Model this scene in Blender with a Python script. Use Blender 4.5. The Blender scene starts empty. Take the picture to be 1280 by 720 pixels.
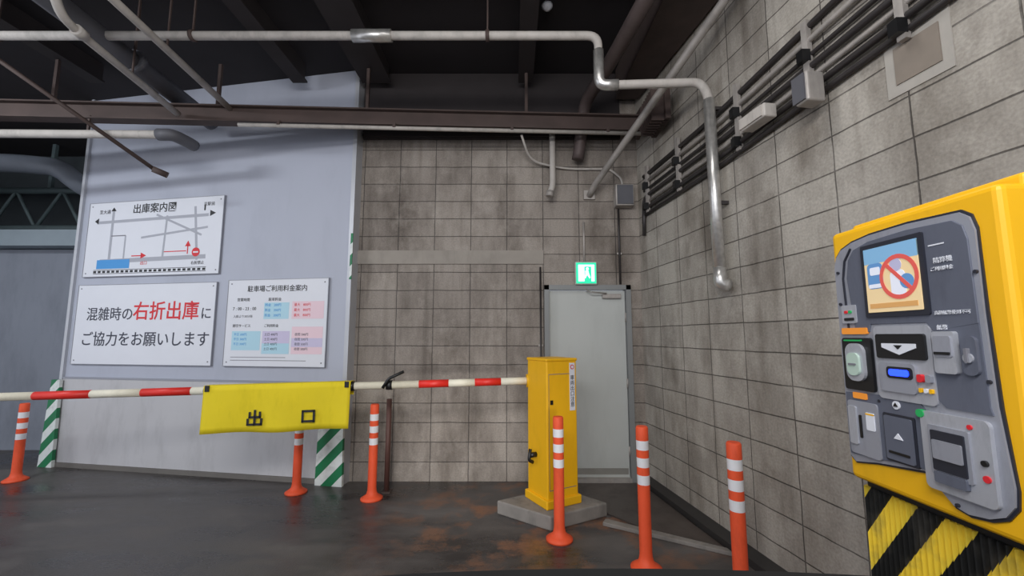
import bpy, bmesh, math, random
from mathutils import Vector, Matrix
random.seed(4)
S=bpy.context.scene
try:
    S.view_settings.view_transform='Standard'
except Exception as e: print(e)
COL=S.collection

# ---------------- materials ----------------
def lin(c):
    return tuple(((x/255.)/12.92 if x/255.<=.04045 else ((x/255.+.055)/1.055)**2.4) for x in c)+(1,)
MC={}
def mat(name,c,rough=.6,metal=0,var=.12,scale=6,emit=0,bump=0,spec=.5,grime=0,gscale=3):
    if name in MC: return MC[name]
    m=bpy.data.materials.new(name); m.use_nodes=True
    nt=m.node_tree; b=nt.nodes['Principled BSDF']
    b.inputs['Roughness'].default_value=rough; b.inputs['Metallic'].default_value=metal
    b.inputs['Specular IOR Level'].default_value=spec
    L=lin(c)
    tc=nt.nodes.new('ShaderNodeTexCoord')
    n=nt.nodes.new('ShaderNodeTexNoise'); n.inputs['Scale'].default_value=scale; n.inputs['Detail'].default_value=6
    nt.links.new(tc.outputs['Object'],n.inputs['Vector'])
    r=nt.nodes.new('ShaderNodeMix'); r.data_type='RGBA'
    r.inputs['A'].default_value=tuple(x*(1-var) for x in L[:3])+(1,)
    r.inputs['B'].default_value=tuple(min(1,x*(1+var)) for x in L[:3])+(1,)
    nt.links.new(n.outputs['Fac'],r.inputs['Factor'])
    outp=r.outputs['Result']
    if grime:
        n2=nt.nodes.new('ShaderNodeTexNoise'); n2.inputs['Scale'].default_value=gscale; n2.inputs['Detail'].default_value=9; n2.inputs['Roughness'].default_value=.7
        mp=nt.nodes.new('ShaderNodeMapping'); mp.inputs['Scale'].default_value=(1.6,1.6,.5)
        nt.links.new(tc.outputs['Object'],mp.inputs[0]); nt.links.new(mp.outputs[0],n2.inputs['Vector'])
        mr=nt.nodes.new('ShaderNodeMapRange'); mr.inputs['From Min'].default_value=.5; mr.inputs['From Max'].default_value=.78; mr.inputs['To Max'].default_value=grime
        nt.links.new(n2.outputs['Fac'],mr.inputs['Value'])
        g=nt.nodes.new('ShaderNodeMix'); g.data_type='RGBA'; g.inputs['B'].default_value=tuple(x*.35 for x in L[:3])+(1,)
        nt.links.new(mr.outputs[0],g.inputs['Factor']); nt.links.new(outp,g.inputs['A']); outp=g.outputs['Result']
        ra=nt.nodes.new('ShaderNodeMapRange'); ra.inputs['To Min'].default_value=rough; ra.inputs['To Max'].default_value=min(1,rough+.35)
        nt.links.new(n2.outputs['Fac'],ra.inputs['Value']); nt.links.new(ra.outputs[0],b.inputs['Roughness'])
    nt.links.new(outp,b.inputs['Base Color'])
    if emit:
        nt.links.new(outp,b.inputs['Emission Color']); b.inputs['Emission Strength'].default_value=emit
    if bump:
        bp=nt.nodes.new('ShaderNodeBump'); bp.inputs['Strength'].default_value=bump
        nt.links.new(n.outputs['Fac'],bp.inputs['Height']); nt.links.new(bp.outputs['Normal'],b.inputs['Normal'])
    MC[name]=m; return m

def block_mat(name,c1,c2,mortar,stain,off=0.0,samt=.9,light=24):
    m=bpy.data.materials.new(name); m.use_nodes=True; nt=m.node_tree; b=nt.nodes['Principled BSDF']
    N=nt.nodes.new; K=nt.links.new
    b.inputs['Roughness'].default_value=.66
    uv=N('ShaderNodeUVMap')
    nw=N('ShaderNodeTexNoise'); nw.inputs['Scale'].default_value=5; nw.inputs['Detail'].default_value=3
    K(uv.outputs[0],nw.inputs['Vector'])
    vs_=N('ShaderNodeVectorMath'); vs_.operation='SCALE'; vs_.inputs['Scale'].default_value=.012
    K(nw.outputs['Color'],vs_.inputs[0])
    va=N('ShaderNodeVectorMath'); va.operation='ADD'; K(uv.outputs[0],va.inputs[0]); K(vs_.outputs[0],va.inputs[1])
    br=N('ShaderNodeTexBrick'); br.offset=off; br.squash=1
    br.inputs['Scale'].default_value=1; br.inputs['Brick Width'].default_value=.4; br.inputs['Row Height'].default_value=.2
    br.inputs['Mortar Size'].default_value=.005; br.inputs['Mortar Smooth'].default_value=.5; br.inputs['Bias'].default_value=0
    br.inputs['Color1'].default_value=lin(c1); br.inputs['Color2'].default_value=lin(c2); br.inputs['Mortar'].default_value=lin(mortar)
    K(va.outputs[0],br.inputs['Vector'])
    n1=N('ShaderNodeTexNoise'); n1.inputs['Scale'].default_value=1.1; n1.inputs['Detail'].default_value=8; n1.inputs['Roughness'].default_value=.68
    mp=N('ShaderNodeMapping'); mp.inputs['Scale'].default_value=(1.7,.55,1); K(uv.outputs[0],mp.inputs[0]); K(mp.outputs[0],n1.inputs['Vector'])
    rp=N('ShaderNodeMapRange'); rp.inputs['From Min'].default_value=.42; rp.inputs['From Max'].default_value=.70; rp.inputs['To Max'].default_value=samt
    K(n1.outputs['Fac'],rp.inputs['Value'])
    mx=N('ShaderNodeMix'); mx.data_type='RGBA'; mx.blend_type='MULTIPLY'
    mx.inputs['B'].default_value=lin(stain)
    K(rp.outputs[0],mx.inputs['Factor']); K(br.outputs['Color'],mx.inputs['A'])
    # narrow vertical water runs
    n6=N('ShaderNodeTexNoise'); n6.inputs['Scale'].default_value=1.0; n6.inputs['Detail'].default_value=6
    mp6=N('ShaderNodeMapping'); mp6.inputs['Scale'].default_value=(7,.35,1); K(uv.outputs[0],mp6.inputs[0]); K(mp6.outputs[0],n6.inputs['Vector'])
    rp6=N('ShaderNodeMapRange'); rp6.inputs['From Min'].default_value=.55; rp6.inputs['From Max'].default_value=.75; rp6.inputs['To Max'].default_value=.5
    K(n6.outputs['Fac'],rp6.inputs['Value'])
    mx6=N('ShaderNodeMix'); mx6.data_type='RGBA'; mx6.blend_type='MULTIPLY'; mx6.inputs['B'].default_value=lin((150,140,130))
    K(rp6.outputs[0],mx6.inputs['Factor']); K(mx.outputs['Result'],mx6.inputs['A'])
    n5=N('ShaderNodeTexNoise'); n5.inputs['Scale'].default_value=2.3; n5.inputs['Detail'].default_value=9; n5.inputs['Roughness'].default_value=.7
    K(uv.outputs[0],n5.inputs['Vector'])
    rp5=N('ShaderNodeMapRange'); rp5.inputs['From Min'].default_value=.52; rp5.inputs['From Max'].default_value=.8; rp5.inputs['To Max'].default_value=.6
    K(n5.outputs['Fac'],rp5.inputs['Value'])
    mx5=N('ShaderNodeMix'); mx5.data_type='RGBA'; mx5.inputs['B'].default_value=lin(tuple(min(255,x+light) for x in c1))
    K(rp5.outputs[0],mx5.inputs['Factor']); K(mx6.outputs['Result'],mx5.inputs['A'])
    n2=N('ShaderNodeTexNoise'); n2.inputs['Scale'].default_value=70; n2.inputs['Detail'].default_value=5
    K(uv.outputs[0],n2.inputs['Vector'])
    m2=N('ShaderNodeMix'); m2.data_type='RGBA'; m2.blend_type='OVERLAY'; m2.inputs['Factor'].default_value=.35
    K(mx5.outputs['Result'],m2.inputs['A']); K(n2.outputs['Fac'],m2.inputs['B'])
    K(m2.outputs['Result'],b.inputs['Base Color'])
    ad=N('ShaderNodeMath'); ad.operation='MULTIPLY_ADD'; ad.inputs[1].default_value=-1.0; 
    sc=N('ShaderNodeMath'); sc.operation='MULTIPLY'; sc.inputs[1].default_value=.3
    K(n2.outputs['Fac'],sc.inputs[0]); K(br.outputs['Fac'],ad.inputs[0]); K(sc.outputs[0],ad.inputs[2])
    bp=N('ShaderNodeBump'); bp.inputs['Strength'].default_value=.7; bp.inputs['Distance'].default_value=.008
    K(ad.outputs[0],bp.inputs['Height']); K(bp.outputs['Normal'],b.inputs['Normal'])
    return m

def stripe_mat(name,c1,c2,period,duty=.5,dirn=1,rough=.5,slope=1.0,wear=.35):
    m=bpy.data.materials.new(name); m.use_nodes=True; nt=m.node_tree; b=nt.nodes['Principled BSDF']
    N=nt.nodes.new; K=nt.links.new
    b.inputs['Roughness'].default_value=rough
    uv=N('ShaderNodeUVMap'); sp=N('ShaderNodeSeparateXYZ'); K(uv.outputs[0],sp.inputs[0])
    a=N('ShaderNodeMath'); a.operation='MULTIPLY_ADD'; a.inputs[1].default_value=-dirn*slope
    K(sp.outputs[0],a.inputs[0]); K(sp.outputs[1],a.inputs[2])
    d=N('ShaderNodeMath'); d.operation='DIVIDE'; d.inputs[1].default_value=period; K(a.outputs[0],d.inputs[0])
    f=N('ShaderNodeMath'); f.operation='FRACT'; K(d.outputs[0],f.inputs[0])
    g=N('ShaderNodeMath'); g.operation='GREATER_THAN'; g.inputs[1].default_value=duty; K(f.outputs[0],g.inputs[0])
    mx=N('ShaderNodeMix'); mx.data_type='RGBA'; mx.inputs['A'].default_value=lin(c1); mx.inputs['B'].default_value=lin(c2)
    K(g.outputs[0],mx.inputs['Factor'])
    n=N('ShaderNodeTexNoise'); n.inputs['Scale'].default_value=14; n.inputs['Detail'].default_value=8; K(uv.outputs[0],n.inputs['Vector'])
    mr=N('ShaderNodeMapRange'); mr.inputs['From Min'].default_value=.5; mr.inputs['From Max'].default_value=.8; mr.inputs['To Max'].default_value=wear; K(n.outputs['Fac'],mr.inputs['Value'])
    m3=N('ShaderNodeMix'); m3.data_type='RGBA'; m3.inputs['B'].default_value=lin((80,76,70)); K(mr.outputs[0],m3.inputs['Factor']); K(mx.outputs['Result'],m3.inputs['A'])
    K(m3.outputs['Result'],b.inputs['Base Color'])
    return m

# ---------------- builders ----------------
def empty(name,loc=(0,0,0)):
    e=bpy.data.objects.new(name,None); e.location=loc; e.empty_display_size=.1; COL.objects.link(e); return e
def par(o,p):
    if p is not None:
        o.parent=p; o.matrix_parent_inverse=Matrix.Translation(-p.location) if p.type=='EMPTY' else Matrix.Identity(4)
    return o
def mk(name,verts,faces,ms,p=None,mi=None,uvf=None,smooth=False,bevel=0):
    me=bpy.data.meshes.new(name); me.from_pydata([tuple(v) for v in verts],[],faces)
    if not isinstance(ms,(list,tuple)): ms=[ms]
    for m in ms: me.materials.append(m)
    if mi:
        for i,f in enumerate(me.polygons): f.material_index=mi[i]
    if uvf:
        ul=me.uv_layers.new(name='UVMap')
        for pl in me.polygons:
            for li in pl.loop_indices: ul.data[li].uv=uvf(me.vertices[me.loops[li].vertex_index].co)
    bm=bmesh.new(); bm.from_mesh(me); bmesh.ops.recalc_face_normals(bm,faces=bm.faces); bm.to_mesh(me); bm.free()
    if smooth:
        for f in me.polygons: f.use_smooth=True
    o=bpy.data.objects.new(name,me); COL.objects.link(o)
    if bevel:
        b=o.modifiers.new('bevel','BEVEL'); b.width=bevel; b.segments=3; b.limit_method='ANGLE'
    return par(o,p)
BF=[(0,1,2,3),(4,5,6,7),(0,1,5,4),(1,2,6,5),(2,3,7,6),(3,0,4,7)]
def box(name,c,s,m,p=None,rz=0,bevel=0,uvf=None,R=None):
    hx,hy,hz=s[0]/2,s[1]/2,s[2]/2
    vs=[Vector(v) for v in [(-hx,-hy,-hz),(hx,-hy,-hz),(hx,hy,-hz),(-hx,hy,-hz),(-hx,-hy,hz),(hx,-hy,hz),(hx,hy,hz),(-hx,hy,hz)]]
    Rm=R if R is not None else Matrix.Rotation(rz,3,'Z')
    return mk(name,[Rm@v+Vector(c) for v in vs],BF,m,p,bevel=bevel,uvf=uvf)
def prism(name,pts,fn,d0,d1,m,p=None,bevel=0,uvf=None):
    n=len(pts)
    vs=[fn(a,b,d0) for a,b in pts]+[fn(a,b,d1) for a,b in pts]
    fs=[tuple(range(n)),tuple(range(n,2*n))]+[(i,(i+1)%n,n+(i+1)%n,n+i) for i in range(n)]
    return mk(name,vs,fs,m,p,bevel=bevel,uvf=uvf)
def rrect(a0,a1,b0,b1,r,n=5):
    out=[]
    for cx,cy,s in [(a1-r,b1-r,0),(a0+r,b1-r,90),(a0+r,b0+r,180),(a1-r,b0+r,270)]:
        for i in range(n+1):
            t=math.radians(s+90*i/n); out.append((cx+r*math.cos(t),cy+r*math.sin(t)))
    return out
def circ(ca,cb,r,n=24): return [(ca+r*math.cos(2*math.pi*i/n),cb+r*math.sin(2*math.pi*i/n)) for i in range(n)]
def fillet(pts,r):
    pts=[Vector(q) for q in pts]; out=[pts[0]]
    for i in range(1,len(pts)-1):
        a,b,c=pts[i-1],pts[i],pts[i+1]
        d1=(a-b); d2=(c-b); rr=min(r,d1.length*.45,d2.length*.45)
        s=b+d1.normalized()*rr; e=b+d2.normalized()*rr
        for k in range(7):
            t=k/6; out.append(s*(1-t)**2+b*2*t*(1-t)+e*t*t)
    out.append(pts[-1]); return out
def tube(name,pts,r,m,p=None,bend=.08,seg=12,mi=None):
    P=fillet(pts,bend) if len(pts)>2 else [Vector(q) for q in pts]
    vs=[];fs=[]; up=None
    for i,q in enumerate(P):
        t=(P[min(i+1,len(P)-1)]-P[max(i-1,0)]).normalized()
        if up is None: up=Vector((0,0,1)) if abs(t.z)<.9 else Vector((1,0,0))
        s=t.cross(up).normalized(); up=s.cross(t).normalized()
        for k in range(seg):
            a=2*math.pi*k/seg; vs.append(q+(s*math.cos(a)+up*math.sin(a))*r)
    for i in range(len(P)-1):
        for k in range(seg):
            fs.append((i*seg+k,i*seg+(k+1)%seg,(i+1)*seg+(k+1)%seg,(i+1)*seg+k))
    fs.append(tuple(range(seg))); fs.append(tuple(range((len(P)-1)*seg,len(P)*seg)))
    o=mk(name,vs,fs,m,p)
    for f in o.data.polygons: f.use_smooth=len(f.vertices)==4
    return o
def lathe(name,prof,loc,ms,p=None,seg=24,axisR=None):
    vs=[];fs=[];mi=[]
    for r,z,_ in prof:
        for k in range(seg):
            a=2*math.pi*k/seg; v=Vector((r*math.cos(a),r*math.sin(a),z))
            if axisR: v=axisR@v
            vs.append(v+Vector(loc))
    for i in range(len(prof)-1):
        for k in range(seg):
            fs.append((i*seg+k,i*seg+(k+1)%seg,(i+1)*seg+(k+1)%seg,(i+1)*seg+k)); mi.append(prof[i][2])
    fs.append(tuple(range(seg))); mi.append(prof[0][2])
    fs.append(tuple(range((len(prof)-1)*seg,len(prof)*seg))); mi.append(prof[-1][2])
    o=mk(name,vs,fs,ms,p,mi=mi)
    for f in o.data.polygons: f.use_smooth=len(f.vertices)==4
    return o
def text(name,body,org,xd,yd,size,m,p=None,off=0,align='LEFT',sx=1):
    cu=bpy.data.curves.new(name,'FONT'); cu.body=body; cu.size=size; cu.align_x=align; cu.align_y='CENTER'
    cu.extrude=.0008; cu.offset=off; cu.resolution_u=3
    t=bpy.data.objects.new(name,cu); COL.objects.link(t)
    bpy.context.view_layer.update()
    me=bpy.data.meshes.new_from_object(t.evaluated_get(bpy.context.evaluated_depsgraph_get()))
    bpy.data.objects.remove(t)
    xd=Vector(xd).normalized(); yd=Vector(yd).normalized(); zd=xd.cross(yd)
    M=Matrix(((xd.x*sx,yd.x,zd.x,org[0]),(xd.y*sx,yd.y,zd.y,org[1]),(xd.z*sx,yd.z,zd.z,org[2]),(0,0,0,1)))
    me.transform(M); me.materials.clear(); me.materials.append(m); me.name=name
    o=bpy.data.objects.new(name,me); COL.objects.link(o); return par(o,p)
def strokes(name,segs,fn,w,d0,d1,m,p=None):
    vs=[];fs=[]
    for a0,b0,a1,b1 in segs:
        dx,dy=a1-a0,b1-b0; l=math.hypot(dx,dy); ux,uy=dx/l*w/2,dy/l*w/2; nx,ny=-uy,ux
        q=[(a0-ux+nx,b0-uy+ny),(a1+ux+nx,b1+uy+ny),(a1+ux-nx,b1+uy-ny),(a0-ux-nx,b0-uy-ny)]
        n=len(vs); vs+=[fn(a,c,d0) for a,c in q]+[fn(a,c,d1) for a,c in q]; fs+=[tuple(n+i for i in f) for f in BF]
    return mk(name,vs,fs,m,p)

# ---------------- common materials ----------------
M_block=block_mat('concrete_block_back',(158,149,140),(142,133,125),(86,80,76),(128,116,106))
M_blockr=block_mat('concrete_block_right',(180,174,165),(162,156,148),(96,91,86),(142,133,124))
M_dark=mat('dark_steel_ceiling',(34,29,32),.8,0,.4,3)
M_brown=mat('rust_primer_steel',(78,64,60),.7,.1,.35,5)
M_beam=mat('joist_primer_wall_shade',(46,40,41),.7,.1,.3,5)  # joist paint; also the dark tone that shades the upper back wall
M_gal=mat('galvanised_pipe',(176,170,165),.45,.5,.3,12,grime=.5)
M_wpipe=mat('white_pipe',(184,178,172),.5,.0,.2,8,grime=.6,gscale=6)
M_foil=mat('foil_wrapped_pipe',(205,203,200),.32,.75,.4,25,bump=.5)
M_gpipe=mat('grey_duct_paint',(92,92,98),.6,.1,.25,6)
M_bpipe=mat('brown_old_pipe',(88,76,74),.6,.2,.35,8)
M_cond=mat('dark_conduit',(58,54,54),.45,.3,.3,10)
M_yel=mat('yellow_paint',(244,184,14),.32,0,.06,3,grime=.2,gscale=5)
M_yel2=mat('yellow_banner_cloth',(232,208,26),.6,0,.08,4,grime=.2,gscale=8)
M_blk=mat('black_plastic',(20,20,22),.4,0,.1)
M_wht=mat('white_sign_face',(222,224,232),.4,0,.03)
M_ink=mat('black_ink',(28,28,32),.5,0,.05)
M_red=mat('red_ink',(214,38,48),.5,0,.05)
M_ored=mat('orange_red_post',(234,86,46),.45,0,.1,5,grime=.4,gscale=9)
M_refl=mat('reflective_white_band',(228,228,232),.35,0,.05,grime=.2,gscale=14)
M_redpaint=mat('red_arm_band',(224,44,34),.45,0,.08)
M_cream=mat('cream_arm_paint',(232,226,206),.5,0,.08,grime=.25,gscale=9)
M_grey=mat('grey_ink',(120,120,128),.5,0,.05)
M_conc=mat('kerb_concrete',(132,127,122),.8,0,.3,9,bump=.3,grime=.75,gscale=4)

# ---------------- floor ----------------
fm=bpy.data.materials.new('damp_asphalt_floor'); fm.use_nodes=True
nt=fm.node_tree; b=nt.nodes['Principled BSDF']; N=nt.nodes.new; K=nt.links.new
tc=N('ShaderNodeTexCoord')
n1=N('ShaderNodeTexNoise'); n1.inputs['Scale'].default_value=1.1; n1.inputs['Detail'].default_value=9; n1.inputs['Roughness'].default_value=.68
mpf=N('ShaderNodeMapping'); mpf.inputs['Scale'].default_value=(.7,1.6,1); K(tc.outputs['Object'],mpf.inputs[0]); K(mpf.outputs[0],n1.inputs['Vector'])
cr=N('ShaderNodeValToRGB'); cr.color_ramp.elements[0].position=.38; cr.color_ramp.elements[0].color=lin((44,41,42)); cr.color_ramp.elements[1].position=.66; cr.color_ramp.elements[1].color=lin((100,96,94))
K(n1.outputs['Fac'],cr.inputs[0])
n3=N('ShaderNodeTexNoise'); n3.inputs['Scale'].default_value=2.4; n3.inputs['Detail'].default_value=9; n3.inputs['Roughness'].default_value=.68
K(tc.outputs['Object'],n3.inputs['Vector'])
dist=N('ShaderNodeVectorMath'); dist.operation='DISTANCE'; dist.inputs[1].default_value=(.25,3.7,0)
K(tc.outputs['Object'],dist.inputs[0])
mr=N('ShaderNodeMapRange'); mr.inputs['From Min'].default_value=1.7; mr.inputs['From Max'].default_value=.6; mr.inputs['To Max'].default_value=.8; K(dist.outputs['Value'],mr.inputs['Value'])
mr2=N('ShaderNodeMapRange'); mr2.inputs['From Min'].default_value=.49; mr2.inputs['From Max'].default_value=.62; K(n3.outputs['Fac'],mr2.inputs['Value'])
mu=N('ShaderNodeMath'); mu.operation='MULTIPLY'; K(mr.outputs[0],mu.inputs[0]); K(mr2.outputs[0],mu.inputs[1])
mx=N('ShaderNodeMix'); mx.data_type='RGBA'; mx.inputs['B'].default_value=lin((138,94,66)); K(mu.outputs[0],mx.inputs['Factor']); K(cr.outputs[0],mx.inputs['A'])
K(mx.outputs['Result'],b.inputs['Base Color'])
rr=N('ShaderNodeMapRange'); rr.inputs['To Min'].default_value=.14; rr.inputs['To Max'].default_value=.6; rr.inputs['From Min'].default_value=.36; rr.inputs['From Max'].default_value=.62
K(n1.outputs['Fac'],rr.inputs['Value']); K(rr.outputs[0],b.inputs['Roughness'])
n4=N('ShaderNodeTexNoise'); n4.inputs['Scale'].default_value=90; K(tc.outputs['Object'],n4.inputs['Vector'])
bp=N('ShaderNodeBump'); bp.inputs['Strength'].default_value=.2; bp.inputs['Distance'].default_value=.01; K(n4.outputs['Fac'],bp.inputs['Height']); K(bp.outputs['Normal'],b.inputs['Normal'])
mk('floor',[(-9,-4,0),(4,-4,0),(4,8,0),(-9,8,0),(-9,-4,-.1),(4,-4,-.1),(4,8,-.1),(-9,8,-.1)],BF,fm)

# ---------------- walls ----------------
CZ=4.5
def wall_piece(vs,fs,x0,x1,z0,z1,y0=4.6,y1=4.75):
    n=len(vs); vs+= [(x0,y0,z0),(x1,y0,z0),(x1,y1,z0),(x0,y1,z0),(x0,y0,z1),(x1,y0,z1),(x1,y1,z1),(x0,y1,z1)]
    fs+= [tuple(n+i for i in f) for f in BF]
vs=[];fs=[]
wall_piece(vs,fs,-1.85,.35,0,CZ); wall_piece(vs,fs,.35,1.29,2.05,CZ); wall_piece(vs,fs,1.29,1.41,0,CZ)
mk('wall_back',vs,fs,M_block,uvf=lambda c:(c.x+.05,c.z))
def wx(Y): return 2.1-.15*Y
L=math.hypot(1,.15)
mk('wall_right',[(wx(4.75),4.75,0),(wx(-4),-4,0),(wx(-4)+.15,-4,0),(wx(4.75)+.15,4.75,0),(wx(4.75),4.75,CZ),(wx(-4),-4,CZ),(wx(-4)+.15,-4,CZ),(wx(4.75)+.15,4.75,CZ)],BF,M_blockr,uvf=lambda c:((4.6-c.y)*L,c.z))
box('trim_1',(-.68,4.594,2.36),(2.05,.02,.15),mat('lintel_concrete',(156,149,141),.8,0,.2,5,bump=.2,grime=.5))
PL=Vector((-5.35,5.14,0)); PR=Vector((-1.72,4.505,0)); PE=(PR-PL).normalized(); PN=Vector((PE.y,-PE.x,0)); PLEN=(PR-PL).length
def pan(p,z,d): 
    q=PL+PE*p+PN*d; return Vector((q.x,q.y,z))
M_panel=mat('painted_panel_wall',(178,182,196),.42,0,.05,1.2,grime=.15,gscale=1.5)
M_panel2=mat('painted_panel_lower',(192,191,194),.5,0,.08,1.5,grime=.4,gscale=2)
prism('wall_left',[(0,0),(PLEN,0),(PLEN,CZ),(0,CZ)],pan,0,-.09,M_panel)
prism('trim_2',[(.03,.0),(PLEN-.03,.0),(PLEN-.03,1.0),(.03,1.0)],pan,.018,.0005,M_panel2)
prism('trim_3',[(0,1.0),(PLEN,1.0),(PLEN,1.02),(0,1.02)],pan,.024,.0005,mat('panel_joint_trim',(150,152,162),.5,0,.05))
prism('trim_4',[(PLEN-.035,0),(PLEN+.012,0),(PLEN+.012,CZ),(PLEN-.035,CZ)],pan,.03,-.1,mat('corner_trim_aluminium',(190,192,198),.4,.3,.08))
prism('trim_5',[(-.012,0),(.03,0),(.03,CZ),(-.012,CZ)],pan,.03,-.1,MC['corner_trim_aluminium'])
prism('baseboard_left',[(0,0),(PLEN,0),(PLEN,.05),(0,.05)],pan,.035,.0005,mat('base_concrete_strip',(110,106,102),.8,0,.2))
M_far=mat('far_wall_grey',(130,135,146),.7,0,.12,1.5,grime=.45,gscale=1.5)
box('wall_far_left',(-7.0,5.88,1.35),(4.0,.12,2.7),M_far)
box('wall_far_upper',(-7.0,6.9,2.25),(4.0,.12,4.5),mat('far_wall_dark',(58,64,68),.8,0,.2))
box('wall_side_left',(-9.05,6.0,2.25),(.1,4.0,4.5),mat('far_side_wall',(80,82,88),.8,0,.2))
box('trim_6',(-7.0,5.75,2.82),(4.0,.3,.22),mat('pale_blue_steel',(134,146,154),.5,.1,.12))
mk('ceiling',[(-9,-4,CZ),(4,-4,CZ),(4,8,CZ),(-9,8,CZ),(-9,-4,CZ+.15),(4,-4,CZ+.15),(4,8,CZ+.15),(-9,8,CZ+.15)],BF,M_dark)
vs=[];fs=[]
def addbox(vs,fs,x0,x1,y0,y1,z0,z1):
    n=len(vs); vs+=[(x0,y0,z0),(x1,y0,z0),(x1,y1,z0),(x0,y1,z0),(x0,y0,z1),(x1,y0,z1),(x1,y1,z1),(x0,y1,z1)]
    fs+=[tuple(n+i for i in f) for f in BF]
for x in (-4.6,-2.35,-1.5,.15):
    w=.13 if x==-1.5 else .05
    addbox(vs,fs,x-w,x+w,0,4.42,4.30,4.5)
    addbox(vs,fs,x-w-.03,x+w+.03,0,4.42,4.29,4.31)
for y in (1.6,2.9):
    addbox(vs,fs,-7,1.1,y-.05,y+.05,4.34,4.5)
mk('ceiling_joists',vs,fs,M_beam)
g=empty('upper_wall_shade',(0,4.5,4.1))  # added dark sheet standing in for shade on the wall above the beam
box('web',(-.23,4.575,4.1),(2.9,.04,.78),M_beam,g); box('flange',(-.5,4.56,3.74),(2.35,.07,.03),M_beam,g)
def beamfn(x): return 3.95+(x+6)*.35/7.6
cb=empty('steel_cross_beam',(-2,4.13,3.73))
def bmf(a,bb,d): return Vector((a,beamfn(a)+d,bb))
prism('web',[(-7,3.65),(1.42,3.65),(1.42,3.81),(-7,3.81)],bmf,-.01,.01,M_brown,cb)
prism('bottom_flange',[(-7,3.645),(1.42,3.645),(1.42,3.66),(-7,3.66)],bmf,-.06,.06,M_brown,cb)
prism('top_flange',[(-7,3.805),(1.42,3.805),(1.42,3.82),(-7,3.82)],bmf,-.06,.06,M_brown,cb)
box('end_plate',(1.36,4.3,3.75),(.04,.2,.26),M_brown,cb)
for x in (-4.6,-3.0,-1.5,.15):
    box('hanger',(x,beamfn(x),4.05),(.03,.03,.46),M_brown,cb)
o=empty('beam_conduit',(-2,4.0,3.6))
tube('pipe',[(-2.75,beamfn(-2.75)-.05,3.61),(-2.3,beamfn(-2.3)-.05,3.61),(1.38,beamfn(1.38)-.05,3.61)],.02,M_wpipe,o)
for x in (-2.35,-1.2,0,1.0): box('clip',(x,beamfn(x)-.05,3.635),(.03,.05,.05),M_brown,o)
e=empty('ceiling_sensor',(.12,3.55,4.45)); lathe('dome',[(.05,0,0),(.05,.02,0),(.03,.045,0),(.012,.055,0)],(.32,3.55,4.50),[M_wht],e,axisR=Matrix.Rotation(math.pi,3,'X'))

# ---------------- pipes ----------------
e=empty('sprinkler_main_pipe',(0,3.2,3.9))
tube('pipe',[(-5.4,3.2,3.93),(.70,3.2,3.93),(.70,3.2,3.5),(1.50,3.16,3.5),(1.535,3.12,3.35),(1.535,3.10,1.95)],.034,M_wpipe,e,bend=.09)
tube('foil_wrap',[(1.535,3.12,3.33),(1.535,3.10,1.92)],.042,M_foil,e)
tube('foil_wrap_elbow',[(.70,3.2,3.80),(.70,3.2,3.5),(.85,3.192,3.5)],.042,M_foil,e)
tube('foil_coupling',[(-1.3,3.2,3.93),(-.98,3.2,3.93)],.05,M_foil,e)
tube('end_turn',[(1.535,3.10,2.0),(1.535,3.10,1.88),(1.60,3.10,1.87)],.045,M_foil,e,bend=.03)
for x in (-4.2,-2.6,-.2): 
    box('hanger_rod',(x,3.2,4.22),(.012,.012,.56),M_brown,e); tube('ring',[(x-.015,3.2,3.93),(x+.015,3.2,3.93)],.045,M_brown,e)
for z in (3.25,2.5): box('wall_clamp',(1.57,3.11,z),(.12,.03,.025),M_cond,e)
e=empty('ceiling_water_pipe',(-2.8,3.2,3.8)); tube('pipe',[(-2.66,1.5,3.82),(-2.88,4.2,3.8)],.03,M_wpipe,e); box('hanger',(-2.8,3.2,4.1),(.012,.012,.6),M_brown,e)
e=empty('ceiling_drain_pipe',(-3.4,3.2,3.9)); tube('pipe',[(-3.3,1.5,3.94),(-3.43,4.6,3.92)],.085,M_gpipe,e)
for y in (2.4,3.5): tube('collar',[(-3.36,y,3.93),(-3.362,y+.05,3.93)],.1,M_gpipe,e); box('hanger',(-3.36,y+.02,4.2),(.015,.015,.6),M_brown,e)
e=empty('ceiling_water_pipe',(-3.2,3.2,3.7)); tube('pipe',[(-3.12,2.62,3.86),(-3.14,2.72,3.72),(-3.16,2.85,3.70),(-3.33,4.0,3.70)],.03,M_wpipe,e,bend=.06); tube('collar',[(-3.15,2.83,3.70),(-3.16,2.90,3.70)],.042,M_wpipe,e)
tube('riser',[(-3.12,2.62,3.84),(-3.11,2.6,4.5)],.03,M_gpipe,e)
box('hanger',(-3.25,3.4,4.1),(.012,.012,.8),M_brown,e)
e=empty('elbow_pipe',(-4,4.0,3.5)); tube('pipe',[(-6.2,4.0,3.5),(-3.38,4.0,3.48),(-3.33,4.2,3.48)],.04,M_wpipe,e); tube('elbow_joint',[(-3.5,4.0,3.48),(-3.36,4.0,3.48),(-3.33,4.18,3.48),(-3.33,4.25,3.48)],.058,M_gpipe,e,bend=.1)
for x in (-5.6,-4.2): box('hanger',(x,4.0,3.6),(.02,.02,.16),M_brown,e)
e=empty('brace_rod',(-4,3.9,3.5)); tube('rod',[(-4.9,3.1,4.25),(-3.66,4.2,3.19)],.02,M_brown,e); tube('foot',[(-3.68,4.18,3.2),(-3.58,4.25,3.16)],.032,M_brown,e)
e=empty('ventilation_duct',(-6.5,5.4,3.6)); tube('duct',[(-8.9,5.4,3.78),(-6.6,5.4,3.78),(-6.0,5.4,3.72),(-5.75,5.45,3.5),(-5.75,5.9,3.4)],.12,mat('duct_grey_blue',(112,118,128),.55,.1,.2,5),e,bend=.25)
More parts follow.
